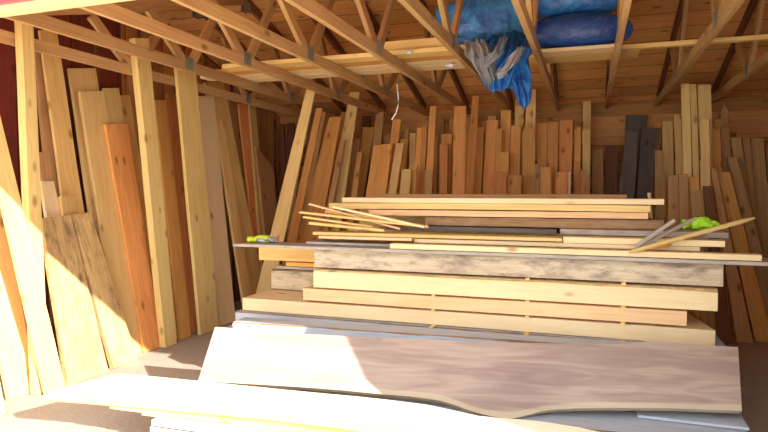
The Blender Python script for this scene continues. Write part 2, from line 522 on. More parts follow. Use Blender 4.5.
# upright studs of the left wall
for i, y in enumerate((3.0, 3.6, 4.2, 4.8, 5.4, 6.0, 6.6, 7.2, 7.8, 8.4)):
    bm = bmesh.new(); box(bm, 0, roof(y) - .12, -.02, .02, 0, .03)
    struct(link('trim_%d' % (4 + i), bm, M['dark'], mw=Matrix(((0, 0, 1, XL), (0, 1, 0, y), (1, 0, 0, 0), (0, 0, 0, 1)))))

# ------------------------------------------------------------------ trusses
def make_truss():
    root = bpy.data.objects.new('roof_truss', None)
    COL.objects.link(root)
    zc = 2.741
    N1, N2 = YF + 2.0, YF + 4.0
    def piece(name, p, q, mat, w=.04, h=.09, par=root):
        p, q = Vector(p), Vector(q)
        d = q - p
        bm = bmesh.new()
        box(bm, 0, d.length, -h / 2, h / 2, -w / 2, w / 2)
        bevel(bm, .003)
        y = Vector((1, 0, 0)).cross(d).normalized()
        o = link(name, bm, mat)
        o.matrix_world = frame(p, d, y)
        o.parent = par
        return o
    off = .055
    bc = piece('bottom_chord', (0, YF - .02, zc), (0, YB - .02, zc), M['truss'])
    piece('top_chord', (0, YF + .22, roof(YF + .22) - off), (0, YM, roof(YM) - off), M['truss'])
    piece('top_chord', (0, YB - .22, roof(YB - .22) - off), (0, YM, roof(YM) - off), M['dark'])  # rear rafter's shade put into a darker wood colour
    for a, b in ((N1, N1 + .52), (N2, N2 - .52), (N1, N1 - .50), (N2, N2 + .50)):
        s = 1 if b > a else -1
        o = piece('web', (0, a + s * .05, zc + .03), (0, b, roof(b) - .115), M['truss'], .037, .085)
    for y, z in ((N1, zc + .02), (N2, zc + .02), (YM, roof(YM) - .13)):
        bm = bmesh.new()
        for sx in (-1, 1):
            box(bm, sx * .022 - .001, sx * .022 + .001, y - .06, y + .06, z - .05, z + .06)
        link('gusset_plate', bm, M['galv'], parent=root)
    return root


TX = [-4.145 + .62 * i for i in range(13)]
names = ['roof truss nearest the maroon left wall, its chord crossing the leaning planks',
         'second roof truss from the left wall, brown chord above the tall leaning timbers',
         'third roof truss from the left wall, its plate above the loft boards\' left end',
         'fourth roof truss from the left wall, its chord passing under the loft boards',
         'fifth roof truss from the left wall, two pale webs rising over the loft boards',
         'roof truss just left of the blue tarps, bright chord at the loft boards\' right end',
         'roof truss that crosses in front of the blue tarps',
         'roof truss at the right end of the navy tarp bundle',
         'first roof truss to the right of the tarps, with a split pale chord face',
         'roof truss second to the right of the tarps, over the tall wide pale boards',
         'roof truss third to the right of the tarps, cut by the photo\'s right edge',
         None, None]
proto = make_truss()
for i, x in enumerate(TX):
    if names[i] is None: continue
    if i == 0: r = proto
    else:
        r = proto.copy(); COL.objects.link(r)
        for ch in list(proto.children):
            c = ch.copy(); COL.objects.link(c); c.parent = r
    r.location = (x, 0, 0)
    tag(r, names[i], 'roof truss', 'roof trusses of the shed')

# ------------------------------------------------------------------ pile of lumber
YP = 4.6
g_p = 'sawn boards stacked in the big central pile'
def pile(name, mat, label, u0, u1, y, zt, zb, depth, cat='board', **kw):
    return lying(name, mat, label, u0, 260 if zb < 1.3 else 205, u1, y, zt, zb, depth, cat, g_p, **kw)


def xlen(name, mat, label, x0, x1, y, zt, zb, depth, cat='board', rot=0, **kw):
    d = Vector((math.cos(rot), math.sin(rot), 0))
    a = Vector((x0, y, zb))
    o = plank(name, mat, (x1 - x0), depth, zt - zb, frame(a, d, Vector((-d.y, d.x, 0))), **kw)
    return tag(o, label, cat, g_p)


def X(u, y, v=260): return atY(u, v, y).x

# bearers on the floor
for x, w in ((-2.5, 'left'), (-0.95, 'middle'), (0.6, 'right')):
    bm = bmesh.new(); box(bm, 0, 1.75, -.06, .06, 0, .12); bevel(bm, .004)
    o = link('bearer_timber', bm, M['brown'], mw=Matrix(((0, -1, 0, x), (1, 0, 0, 3.5), (0, 0, 1, 0), (0, 0, 0, 1))))
    tag(o, 'brown timber on the floor carrying the %s of the lumber pile' % w, 'timber', 'floor timbers under the pile')
xlen('bottom_slab', M['bluegrey'], 'blue-grey slab at the very bottom right of the pile, under the walnut slab', -2.72, .86, 3.58, .190, .122, .56, 'slab', rot=.02, wane=.03, ends=(0, .08))
xlen('bottom_slab', M['bluegrey'], 'thin grey board lying between the walnut slab and the bottom blue-grey slab', .30, .90, 3.90, .212, .195, .2, 'board')
xlen('bottom_slab', M['pale'], 'pale grey slab at the pile\'s foot behind the walnut slab', -2.9, .8, 4.24, .245, .125, .68, 'slab', wane=.03)
xlen('bottom_slab', M['pale'], 'second pale slab up from the pile\'s foot, behind the walnut slab', -3.0, .85, 4.22, .395, .255, .68, 'slab', wane=.03)
xlen('slab', M['bluegrey'], 'sunlit whitish slab whose rounded left end sticks out above the walnut slab', X(232, 4.12), .35, 4.12, .520, .405, .19, 'slab', rot=.068, wane=.025, ends=(0, 0))
xlen('slab', M['bluegrey'], 'grey slab directly under the thick yellow beam', X(237, 4.60), .92, 4.56, .503, .42, .75, 'slab', wane=.025)

o = xlen('beam', M['cream'], 'thick yellow beam, the longest and lowest of the clean sawn timbers in the pile', -2.96, .84, YP, .622, .512, .76, 'beam', ends=(.0, -.10), wob=.002)
xlen('plank', M['pink'], 'pinkish plank on the thick yellow beam, shorter at its right end', -2.35, .66, YP, .742, .640, .36, wob=.002)
xlen('plank', M['cream'], 'pale yellow plank with a wandering live upper edge, under the bark-stained slab', -2.25, .85, YP, .912, .757, .38, wane=.03, barkmat=M['wild'])
xlen('slab', M['stained'], 'bark-stained greyish slab resting on the pale yellow plank', -2.24, .88, YP, 1.092, .932, .42, 'slab', wane=.02, barkmat=M['grey'])
xlen('plank', M['yellow'], 'yellow beam end sticking out left of the bark-stained slab', X(259, 5.05), -1.3, 5.05, 1.05, .915, .25, wob=.002)
xlen('plank', M['orange'], 'thin yellow board end below the yellow beam end at the pile\'s left', X(286, 5.05), -1.3, 5.05, .905, .868, .25)
xlen('plank', M['grey'], 'thin tan board lying on the pale mottled slab end at the pile\'s left', X(275, 5.05), -1.2, 5.06, .862, .835, .25)
xlen('slab', M['stained'], 'pale mottled slab end lying on the thick yellow beam\'s left end', X(270, 5.05), -1.2, 5.07, .825, .632, .26, 'slab', wane=.03)

# stickers: little spacer sticks between the layers
def sticker(x, y0, zb, zt, label, w=.03, ln=.5):
    bm = bmesh.new(); box(bm, 0, ln, -w / 2, w / 2, 0, zt - zb); bevel(bm, .002)
    o = link('spacer_stick', bm, M['yellow'], mw=Matrix(((0, -1, 0, x), (1, 0, 0, y0), (0, 0, 1, zb), (0, 0, 0, 1))))
    return tag(o, label, 'spacer stick', 'spacer sticks between the pile\'s layers')
for zb, zt, y0, ly, ln in ((.5055, .5115, 4.50, 'under the thick yellow beam', .5), (.6235, .639, 4.575, 'between the yellow beam and the pinkish plank', .3), (.7435, .756, 4.58, 'between the pinkish and the pale yellow plank', .3), (.914, .931, 4.57, 'under the bark-stained slab', .33)):
    for u, wd in ((281 if zb < .5 else 434, 'left'), (528, 'middle'), (624, 'right')):
        if zb > .9 and wd == 'left': continue
        sticker(X(u, 4.6), y0, zb, zt, '%smost spacer stick end %s' % (wd, ly) if wd != 'middle' else 'middle spacer stick end ' + ly, ln=ln)

# loose top layers
xlen('long_grey_board', M['grey'], 'long thin weathered grey board sticking out at both ends of the pile', X(233, 4.5, 243), 1.36, 4.50, 1.122, 1.098, .30, wob=.003, ends=(.35, 0))
xlen('plank', M['grey'], 'dull grey board lying on the long thin grey board near the yellow beam end', X(306, 4.66, 240), X(420, 4.66, 240), 4.66, 1.146, 1.126, .26)
xlen('plank', M['cream'], 'narrow cream stick along the pile front, reaching furthest right of the clean ones', X(390, 4.52, 248), X(762, 4.52, 250), 4.52, 1.166, 1.126, .10, wob=.002)
xlen('plank', M['cream'], 'cream board above the narrow cream stick, with two knots near its middle', X(414, 4.66, 245), X(700, 4.66, 245), 4.66, 1.200, 1.168, .2, wob=.002)
xlen('plank', M['cream'], 'short cream board at the right end of the pile, below the green glove', X(563, 4.64, 240), X(725, 4.64, 245), 4.64, 1.246, 1.203, .16, wob=.002)
xlen('plank', M['yellow'], 'long thin board with a yellow left tip, ending at the short cream board', X(317, 4.70, 232), X(562, 4.62, 240), 4.62, 1.238, 1.212, .2, wob=.003)
xlen('stick', M['pink'], 'thin pink stick with its right end in the pile\'s middle gap', X(321, 4.64, 236), X(413, 4.64, 240), 4.59, 1.207, 1.185, .05)
xlen('slab', M['charcoal'], 'dark green-grey mottled board under the wet brown slab', X(385, 4.80, 228), X(556, 4.80, 238), 4.83, 1.292, 1.255, .2, 'board')
xlen('slab', M['bark'], 'wet brown slab with pale patches, lying below the three cream top boards', X(425, 4.85, 225), X(664, 4.85, 228), 4.86, 1.372, 1.300, .30, 'slab', wane=.03)
xlen('slab', M['grey'], 'light grey slab under the crossed sticks at the pile\'s right end', X(560, 4.82, 232), X(729, 4.82, 235), 4.84, 1.296, 1.251, .30, 'slab', wane=.01)
xlen('plank', M['pink'], 'lowest and pinkest of the three clean top boards', X(369, 4.86, 212), X(648, 4.86, 222), 4.86, 1.428, 1.380, .28, wob=.002)
xlen('plank', M['yellow'], 'middle one of the three clean top boards, its left end sticking out furthest', X(329, 4.86, 204), X(650, 4.86, 218), 4.86, 1.482, 1.432, .28, wob=.002, rise=.006)
xlen('plank', M['cream'], 'topmost cream board of the pile, reaching furthest right of the three', X(342, 4.86, 200), X(664, 4.86, 210), 4.86, 1.532, 1.490, .24, wob=.002)
xlen('plank', M['brown'], 'brown board just behind the topmost cream board', X(375, 5.14, 197), X(627, 5.14, 202), 5.16, 1.562, 1.50, .16, wob=.002)
xlen('plank', M['tan'], 'tan board supporting the brown board at the back of the pile', X(360, 5.2, 200), X(620, 5.2, 202), 5.185, 1.495, 1.1, .16, wob=.002)
xlen('plank', M['tan'], 'tan plank filling the back of the pile behind the spacer sticks', -2.1, .5, 5.02, 1.245, 1.128, .12, wob=.002)


def stick(name, mat, label, a, b, w=.035, h=.02, tip=False, cat='stick', group='loose sticks on top of the pile'):
    a, b = Vector(a), Vector(b)
    d = b - a
    bm = bmesh.new()
    segs = 10
    rows = []
    for i in range(segs + 1):
        t = i / segs
        s = 1.0
        if tip and i in (0, segs): s = .5
        x = d.length * t
        j = .003 * noise.noise(Vector((x * 3, a.x * 7, 0)))
        rows.append([bm.verts.new((x, y * s * w / 2 + j, z * s * h / 2 + h / 2)) for y, z in ((-1, -.6), (-.6, -1), (.6, -1), (1, -.6), (1, .6), (.6, 1), (-.6, 1), (-1, .6))])
    for i in range(segs):
        for j in range(8):
            k = (j + 1) % 8
            bm.faces.new((rows[i][j], rows[i + 1][j], rows[i + 1][k], rows[i][k]))
    bm.faces.new(rows[0]); bm.faces.new(list(reversed(rows[-1])))
    o = link(name, bm, mat, mw=frame(a, d, Vector((-d.y, d.x, 0)).normalized()))
    return tag(o, label, cat, group)


S = lambda u, v, y: atY(u, v, y)
stick('stick', M['pink'], 'loose stick slanting down right from the top left of the fan of sticks', S(309, 205, 4.62), S(400, 230, 4.76))
stick('stick', M['tan'], 'loose stick whose tip reaches furthest left in the fan of sticks', S(300, 213.5, 4.56), S(428, 228, 4.72), .04, .022)
stick('stick', M['tan'], 'lath just under the furthest-left tip of the fan of sticks', S(303, 218, 4.50), S(372, 228, 4.72), .045, .02)
stick('stick', M['yellow'], 'yellow split lath low in the fan of sticks', S(309, 224.5, 4.52), S(384, 232, 4.70), .045, .026)
stick('stick', M['cream'], 'cream stick in front of the dark gap at the left of the top boards', S(333, 208, 4.64), S(424, 228, 4.66), .03, .02)
stick('stick', M['tan'], 'broad tan lath lying across the middle of the fan of sticks', S(325, 213, 4.72), S(395, 222, 4.90), .05, .03)
stick('stick', M['tan'], 'long tan pole with a rounded tip pointing up right over the green glove', S(630, 254, 4.46), S(755, 220, 4.70), .035, .03, True)
stick('stick', M['grey'], 'thin grey stick crossing just left of the green glove', S(633, 252, 4.50), S(695, 220, 4.80), .03, .022)
stick('stick', M['grey'], 'short grey-brown stick leftmost of the three crossing sticks', S(638, 247, 4.50), S(675, 222, 4.60), .03, .024)
stick('stick', M['orange'], 'small orange-tipped offcut lying where the crossing sticks meet', S(652, 250, 4.55), S(670, 246, 4.61), .035, .02, cat='offcut')

# walnut slab -------------------------------------------------
pa, pb, pc = atY(215, 327, 3.75), atY(738, 347, 4.33), atY(742, 410, 3.95)
wn = (pb - pa).cross(pc - pa).normalized()
if wn.dot(EYE - pa) < 0: wn = -wn
wd = wn.dot(pa)
top = [(215, 327), (222, 327), (232, 328.5), (262, 331), (300, 333.5), (345, 336), (400, 338.5), (460, 341), (520, 343), (580, 344), (615, 344.5), (632, 343.5), (645, 341.5), (660, 341), (676, 343.5), (700, 345.5), (738, 347)]
bot = [(742, 411), (715, 410), (680, 408.5), (640, 408), (600, 408), (575, 408.5), (550, 410), (538, 412), (528, 415), (516, 418), (505, 418.5), (490, 416), (470, 411), (455, 405), (440, 400.5), (415, 397), (380, 394), (340, 390), (300, 387), (250, 384), (198, 381)]
T3 = [hit(u, v, wn, wd) for u, v in top]
B3 = [hit(u, v, wn, wd) for u, v in bot][::-1]
mw = frame(hit(470, 375, wn, wd), pb - pa, wn.cross(pb - pa))
inv = mw.inverted()
T2 = [inv @ p for p in T3]; B2 = [inv @ p for p in B3]
def interp(pl, x):
    for a, b in zip(pl, pl[1:]):
        if a.x <= x <= b.x: return a.y + (b.y - a.y) * (x - a.x) / max(1e-6, b.x - a.x)
    return pl[0].y if x < pl[0].x else pl[-1].y
NX, NY = 90, 12
bm = bmesh.new()
lay = bm.verts.layers.float.new('sap')
TT = .048
grid = {}
for side, z in ((0, 0.0), (1, -TT)):
    for i in range(NX + 1):
        t = i / NX
        xt = T2[0].x + (T2[-1].x - T2[0].x) * t
        xb = B2[0].x + (B2[-1].x - B2[0].x) * t
        yt, yb = interp(T2, xt), interp(B2, xb)
        for j in range(NY + 1):
            s = j / NY
            ins = 0 if side == 0 else .012
            v = bm.verts.new((xb + (xt - xb) * s, (yb + ins) + (yt - ins - yb - ins) * s, z))
            v[lay] = max(0, 1 - (s * (yt - yb)) / .085) if xb > -1.0 else max(0, .8 - (s * (yt - yb)) / .12)
            if s > .85: v[lay] = max(v[lay], (s - .85) * 3.2)
            grid[side, i, j] = v
for i in range(NX):
    for j in range(NY):
        bm.faces.new((grid[0, i, j], grid[0, i + 1, j], grid[0, i + 1, j + 1], grid[0, i, j + 1]))
        bm.faces.new((grid[1, i, j], grid[1, i, j + 1], grid[1, i + 1, j + 1], grid[1, i + 1, j]))
    for j in (0, NY):
        bm.faces.new((grid[0, i, j], grid[0, i + 1, j], grid[1, i + 1, j], grid[1, i, j]))
for j in range(NY):
    for i in (0, NX):
        bm.faces.new((grid[0, i, j], grid[0, i, j + 1], grid[1, i, j + 1], grid[1, i, j]))
o = link('walnut_slab', bm, M['walnut'], mw=mw)
tag(o, 'wide smooth walnut-brown live-edge slab leaning on the pile, half of it in sun', 'slab')

# ------------------------------------------------------------------ low front stack in the sun
g_f = 'boards of the low front stack'
ztop = .35
fr = [(45, 392.5), (75, 394.5), (110, 397.5), (150, 401), (200, 405.5), (260, 411), (320, 418), (380, 425.5), (430, 432), (500, 441), (560, 452), (640, 470)]
bk = [(122, 373), (160, 376), (190, 379), (250, 385), (310, 391), (360, 395.5), (400, 400), (430, 404), (455, 409.5), (480, 415), (515, 417.5), (545, 420.5), (580, 426), (615, 434), (650, 446)]
bm = bmesh.new()
def pick(pl, t):
    x = t * (len(pl) - 1); i = min(int(x), len(pl) - 2); f = x - i
    a, b = pl[i], pl[i + 1]
    return (a[0] + (b[0] - a[0]) * f, a[1] + (b[1] - a[1]) * f)
fx = [atZ(*p, ztop) for p in fr]; bx_ = [atZ(*p, ztop) for p in bk]
def yat(pl, x):
    for a, b in zip(pl, pl[1:]):
        if a.x <= x <= b.x: return a.y + (b.y - a.y) * (x - a.x) / max(1e-6, b.x - a.x)
    return pl[0].y if x < pl[0].x else pl[-1].y
N = 80
rows = []
for i in range(N + 1):
    t = i / N
    xf = fx[0].x + (fx[-1].x - fx[0].x) * t
    xb = bx_[0].x + (bx_[-1].x - bx_[0].x) * t
    yf, yb = yat(fx, xf), yat(bx_, xb)
    q = .006 * noise.noise(Vector((xf * 6, 3, 0)))
    pts = [(xf, yf + .012, .292), (xf, yf + q, .304), (xf, yf + q, .342), (xf, yf + .012, .35)]
    for s in (.2, .4, .6, .8): pts.append((xf + (xb - xf) * s, yf + (yb - yf) * s, .35))
    pts += [(xb, yb - .02, .35), (xb, yb, .33), (xb, yb, .292)]
    rows.append([bm.verts.new(p) for p in pts])
for i in range(N):
    n = len(rows[0])
    for j in range(n):
        k = (j + 1) % n
        f = bm.faces.new((rows[i][j], rows[i + 1][j], rows[i + 1][k], rows[i][k]))
        if j in (0, 1, 2): f.material_index = 1
bm.faces.new(rows[0]); bm.faces.new(list(reversed(rows[-1])))
o = link('front_slab', bm, [M['glaring'], M['yellow']])
tag(o, 'long glaring sunlit slab in the foreground, topmost of the low front stack', 'slab', g_f)
def low(name, mat, label, x0, x1, y, zt, zb, depth, rot=0.05, **kw):
    d = Vector((math.cos(rot), math.sin(rot), 0))
    o = plank(name, mat, (x1 - x0), depth, zt - zb, frame(Vector((x0, y, zb)), d, Vector((-d.y, d.x, 0))), **kw)
    return tag(o, label, kw.get('cat', 'board'), g_f)
low('board', M['tan'], 'thin tan board right under the bleached foreground slab', -2.74, .2, 2.79, .288, .270, .36)
low('board', M['grey'], 'thin grey board, second under the bleached foreground slab', -2.52, .2, 2.81, .264, .249, .36)
low('board', M['pale'], 'whitish board end with a dark gap beside it, low in the front stack', -2.42, -1.6, 2.78, .245, .212, .10)
low('board', M['cream'], 'bright cream board beside the dark gap, low in the front stack', -2.26, .1, 2.90, .244, .205, .26)
low('board', M['grey'], 'grey board end near the bottom edge of the photo, low in the front stack', -2.44, .1, 2.79, .20, .16, .34)
low('board', M['tan'], 'lowest board of the front stack', -2.45, .1, 2.81, .155, .105, .34)
for x, w in ((-2.2, 'left'), (-.9, 'middle'), (0, 'right')):
    bm = bmesh.new(); box(bm, 0, .44, -.05, .05, 0, .10); bevel(bm, .003)
    o = link('bearer_timber', bm, M['tan'], mw=Matrix(((0, -1, 0, x), (1, 0, 0, 2.76 + (x + 2.7) * .05), (0, 0, 1, 0), (0, 0, 0, 1))))
    tag(o, 'short timber on the floor under the %s of the low front stack' % w, 'timber', 'floor timbers under the front stack')

# ------------------------------------------------------------------ boards leaning on the left wall
g_l = 'planks leaning on the left wall'
def LW(name, tone, label, top, ref, c=-4.1, s=.2, th=.035, **kw):
    return lean(name, M[tone], label, top, ref, (1, 0, s), c, th, g_l, **kw)


LW('plank', 'yellow', 'sunlit yellow board cut by the lower left corner of the photo', (-75, -42, 150), (-26, 7, 418), -3.90, .18, cat='plank')
LW('plank', 'tan', 'wide sunlit board leaning at the far left edge of the photo', (-55, -14, 100), (6, 36, 385), -4.13, .2, cat='plank')
LW('plank', 'tan', 'sunlit slanting plank in front of the tall two-toned post', (-29, -11, 66), (45, 66, 388), -3.95, .03, cat='plank')
LW('post', 'yellow', 'tall two-toned yellow post at the left, reaching up to the header', (21, 33, 12), (31, 43.5, 250), -4.03, 0.0, th=.075, cat='post')
LW('plank', 'brown', 'narrow dark brown plank right behind the tall two-toned post', (34, 46, 52), (50, 62, 195), -4.30, .15, cat='plank')
LW('plank', 'tan', 'wide brown plank with its top behind the first truss chord', (40, 57, 30), (62, 82, 195), -4.24, .15, th=.03, cat='plank')
LW('plank', 'yellow', 'pale plank with a squared top beside the maroon wall', (69, 96, 68), (104, 132, 310), -4.26, .17, th=.03, cat='plank')
LW('plank', 'brown', 'short brown slab with a rounded top beside the two-toned post', (38, 48, 152), (52, 64, 250), -4.184, .15, cat='plank')
LW('plank', 'cream', 'short pale slab standing just above the wide bark slab', (41, 54, 181), (52, 70, 250), -4.143, .15, cat='plank')
LW('plank', 'tan', 'small squared board end above the wide bark slab', (61, 76, 196), (68, 84, 250), -4.102, .15, cat='plank')
LW('slab', 'wild', 'wide bark-stained slab, half sunlit, right of the slanting plank', (42, 71, 218), (66, 108, 368), -3.98, .17, th=.05, cat='slab', cut=3)
LW('slab', 'wild', 'second bark-stained slab, to the right of the widest one', (72, 90, 215), (109, 135, 350), -3.99, .17, th=.05, cat='slab', cut=3)
LW('plank', 'tan', 'long tan plank seen just left of the broad greenish-yellow plank', (80, 92, 100), (100, 118, 250), -4.22, .17, th=.03, cat='plank')
LW('plank', 'yellow', 'broad greenish-yellow plank leaning left of the reddish plank', (80, 104, 91), (118, 143, 340), -4.14, .17, cat='plank')
LW('plank', 'yellow', 'yellow plank whose top shows between the broad plank and the tall square timber', (104, 119, 88), (138, 155, 330), -4.18, .17, cat='plank')
LW('plank', 'tan', 'narrow tan plank touching the left of the tall square timber\'s top', (120, 130, 95), (156, 168, 330), -4.22, .17, cat='plank')
LW('plank', 'red', 'reddish-orange plank with a pale live left edge and dark knots', (105.5, 128, 124), (143, 162, 342), -4.10, .17, cat='plank')
LW('timber', 'yellow', 'tall square yellow timber with a dark band near its foot', (135, 149, 38), (165, 177, 343), -4.02, 0.01, th=.075, cat='timber')
LW('plank', 'orange', 'short round-topped plank right of the tall square timber', (155, 167, 100), (180, 191, 332), -4.08, .17, cat='plank')
LW('plank', 'red', 'narrow reddish plank left of the wide yellow-orange plank', (168, 178, 93), (189, 199, 328), -4.14, .17, cat='plank')
LW('plank', 'tan', 'slim tan plank with its foot between two orange planks', (150, 158, 130), (176, 184, 330), -4.13, .2, cat='plank')
LW('plank', 'yellow', 'tall wide yellow-orange plank rising to the second truss plate', (176, 195, 60), (200, 219, 325), -4.02, 0.01, th=.04, cat='plank')
LW('plank', 'cream', 'pale square-topped plank right of the tall wide yellow-orange one', (197.5, 214, 96), (220, 236, 323), -4.06, .12, cat='plank')
LW('plank', 'tan', 'tan plank behind the pale square-topped one, rising behind the loft boards', (205, 224, 82), (243, 258, 260), -4.085, .14, cat='plank')
LW('plank', 'tan', 'short narrow plank with its foot by the thick beam\'s left end', (216, 224, 119), (243, 252, 298), -4.02, .14, cat='plank')
LW('plank', 'brown', 'dark brown plank near the back left corner, first past the tan planks', (229, 238, 97), (248, 256, 240), -4.252, .17, cat='plank')
LW('plank', 'red', 'dark reddish plank near the back left corner, second past the tan planks', (239, 247, 104), (254, 262, 240), -4.178, .17, cat='plank')
LW('plank', 'tan', 'thin pale plank standing out among the dark ones in the back left corner', (249, 255, 98), (260, 267, 240), -4.133, .17, cat='plank')
LW('plank', 'brown', 'dark wide plank with a slanting top in the back left corner', (256, 274, 146), (266, 279, 240), -4.09, .17, cat='plank', cut=-22)
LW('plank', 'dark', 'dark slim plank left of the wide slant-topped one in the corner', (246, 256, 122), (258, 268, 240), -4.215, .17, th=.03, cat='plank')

# ------------------------------------------------------------------ boards leaning on the back wall
g_b = 'boards leaning on the back wall'
def BW(name, tone, label, top, ref, layer, s=.13, th=.03, **kw):
    # plane  y - s*z = c
    c = 8.19 - .04 * layer
    return lean(name, M[tone], label, top, ref, (0, -1, s), -c, th, g_b, **kw)


B = BW
# leaning rightwards out of the corner
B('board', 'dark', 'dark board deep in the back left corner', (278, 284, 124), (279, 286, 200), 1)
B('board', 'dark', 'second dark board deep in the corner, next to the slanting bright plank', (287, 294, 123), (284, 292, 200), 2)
B('board', 'yellow', 'bright plank slanting steeply out of the corner to the truss chord', (306.5, 315.5, 88), (254, 271, 300), 47, .0, cat='plank')
B('board', 'orange', 'orange board close behind the bright slanting plank', (316, 322, 108), (285, 294, 250), 30, .02)
B('board', 'brown', 'brown board seen edge-on between two slanting planks', (322, 327, 106), (293, 300, 250), 14, .05)
B('board', 'red', 'red-brown slanting board, second right of the bright corner plank', (327, 331, 116), (300, 308, 250), 11, .07)
B('board', 'orange', 'wide orange board slanting, its top just under the dark chord', (329, 341, 117), (296, 318, 245), 26, .03, cat='plank')
B('board', 'orange', 'slanting orange board just right of the wide slanting one', (341, 348, 112), (318, 328, 235), 16, .05)
B('board', 'tan', 'tall tan board slanting up behind the fourth truss chord', (349.5, 359.5, 92), (330, 344, 200), 22, .04)
B('board', 'brown', 'short brown board left of the white cord', (352, 360, 139), (343, 352, 200), 14, .08)
B('board', 'orange', 'orange board with a ragged top under the white cord', (363, 374, 127), (353, 363, 200), 8, .10)
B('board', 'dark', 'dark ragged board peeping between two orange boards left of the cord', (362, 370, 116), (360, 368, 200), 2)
B('board', 'brown', 'brown board reaching the truss chord left of the white cord', (376, 384, 112), (366, 375, 200), 10, .1)
B('board', 'orange', 'square-topped orange board left of a wider pair below the cord', (374, 383, 145), (365, 376, 200), 13, .1)
B('board', 'orange', 'first of two wide flat-topped boards below the white cord', (381, 392, 144), (373, 385, 200), 16, .1)
B('board', 'orange', 'slanting narrow board standing tall just right of the white cord', (393, 401, 119), (385, 394, 175), 9, .1)
B('board', 'tan', 'bright slanting board below and right of the white cord', (396, 404, 143), (386, 395, 200), 14, .1)
B('board', 'orange', 'dull orange board tucked behind the bright slanting board', (401, 408, 139), (394, 402, 200), 9, .1)
B('board', 'tan', 'narrow pale board left of a stepped pair in the middle of the wall', (409.5, 416, 133), (408, 414, 200), 8)
B('board', 'tan', 'short pale board standing in front, low beside the fan of sticks', (402, 411, 169), (399, 409, 200), 20, .08)
B('board', 'orange', 'narrow short board beside the short pale one', (411, 417, 165), (409, 415, 200), 17, .08)
B('board', 'orange', 'left board of a stepped pair in the middle of the wall', (417, 422, 128), (413, 419, 200), 11, .1)
B('board', 'orange', 'right board of a stepped pair in the middle of the wall', (422, 427, 126), (418, 424, 200), 12, .1)
B('board', 'orange', 'tall slanting board that overtops its neighbours left of the tarp', (430, 436, 106), (424, 432, 200), 14, .1)
B('board', 'brown', 'dark short boards\' neighbour standing between two tall orange boards', (425, 433, 170), (424, 431, 200), 17, .08)
B('board', 'brown', 'brown board with an even top, left of a narrow tall pair', (437, 444, 119), (438, 444, 200), 3)
B('board', 'orange', 'narrow orange board left edge of the stepped pair by the dark gap', (434, 438, 136), (431, 436, 200), 9, .1)
B('board', 'orange', 'upper board of the stepped pair left of the very tall red board', (441, 452, 134), (441, 451, 200), 9, .1)
B('board', 'red', 'lower board of the stepped pair left of the very tall red board', (439.5, 448, 144), (439, 447, 200), 13, .1)
B('board', 'orange', 'thin board peeping up just left of the very tall red board', (448.5, 454, 119), (449, 453.5, 200), 4)
B('board', 'red', 'very tall wide red board below the tarp\'s left end', (454, 466, 106), (452, 465, 200), 21, .06)
B('board', 'orange', 'very tall narrow board right of the very tall wide red one', (472, 479, 96), (465, 473, 200), 14, .09)
B('board', 'orange', 'narrow board behind the very tall narrow one, ending mid height', (466, 471, 133), (465, 470, 200), 6, .11)
B('board', 'orange', 'flat-topped board just right of the very tall narrow one', (477, 484, 127), (474, 481, 200), 9, .1)
B('board', 'red', 'wide dark-red board left of the hanging blue tarp end', (486.5, 498, 120), (482, 494, 200), 12, .1)
B('board', 'tan', 'board top just over the wide dark-red board', (488, 496, 116), (486, 495, 200), 7, .1)
B('board', 'orange', 'tall board directly left of the hanging tarp tip', (501, 511, 110), (498, 509, 200), 8, .1)
B('board', 'orange', 'narrow board left of the tall one by the tarp tip', (496, 502, 129), (494, 500, 200), 13, .1)
B('board', 'orange', 'short square board below the tall one left of the tarp tip', (496, 509, 152), (495, 508, 200), 16, .1)
B('board', 'tan', 'tall board seen behind the hanging tarp tip', (515, 524, 99), (514, 523, 200), 7, .1)
B('board', 'orange', 'flat-topped board below the hanging tarp tip', (511, 521, 125.5), (509, 519, 200), 11, .1)
B('board', 'red', 'low red board just left of the pointed board\'s foot', (508, 522, 175), (507, 521, 200), 20, .09)
B('board', 'red', 'low board in front, between two short ones left of the pointed board', (494, 506, 172), (493, 506, 200), 22, .09)
B('board', 'tan', 'tallest pale board right of the tarp tip, behind the pointed board', (526, 536, 89), (524, 535, 200), 10, .05)
B('board', 'orange', 'board with a pointed top right under the tarp tip', (522, 534.5, 122), (523, 536, 200), 15, .1, point=True)
B('board', 'orange', 'board with a flat top just right of the pointed board', (536, 547, 123), (537, 546, 200), 10, .1)
B('board', 'orange', 'second flat-topped board right of the pointed board', (547.5, 558.5, 122), (547, 557, 200), 11, .1)
B('board', 'red', 'wide red board with a pale right edge, third right of the pointed board', (559.5, 573, 120), (559, 571, 200), 12, .1)
B('board', 'orange', 'short bright board standing in front, third foot right of the pointed board', (540, 551, 167), (539, 551, 200), 18, .1)
B('board', 'brown', 'thin brown board just left of the short bright board', (535, 539, 164), (535, 539, 200), 19, .1)
B('board', 'red', 'short red board standing in front of the wide red one', (556, 568, 172), (555, 567, 200), 20, .09)
B('board', 'cream', 'pale thin edge board right of the short red one', (568.5, 571, 172), (568, 570.5, 200), 20, .09)
B('board', 'orange', 'narrow board right of the wide red board with the pale edge', (574, 581, 127), (573, 580, 200), 10, .1)
B('board', 'red', 'short narrow red board in front, beside the dark wall gap', (574, 580, 161), (574, 580, 200), 15, .1)
B('board', 'red', 'lowest narrow board in front, beside the dark wall gap', (580, 584, 170), (580, 585, 200), 17, .1)
B('board', 'tan', 'light flat-topped board at the left edge of the dark wall gap', (582, 590.5, 129), (583, 590, 200), 12, .1)
B('board', 'tan', 'tall grey-tan board with a rounded top at the left edge of the dark gap', (583, 591, 101), (582, 590, 200), 5)
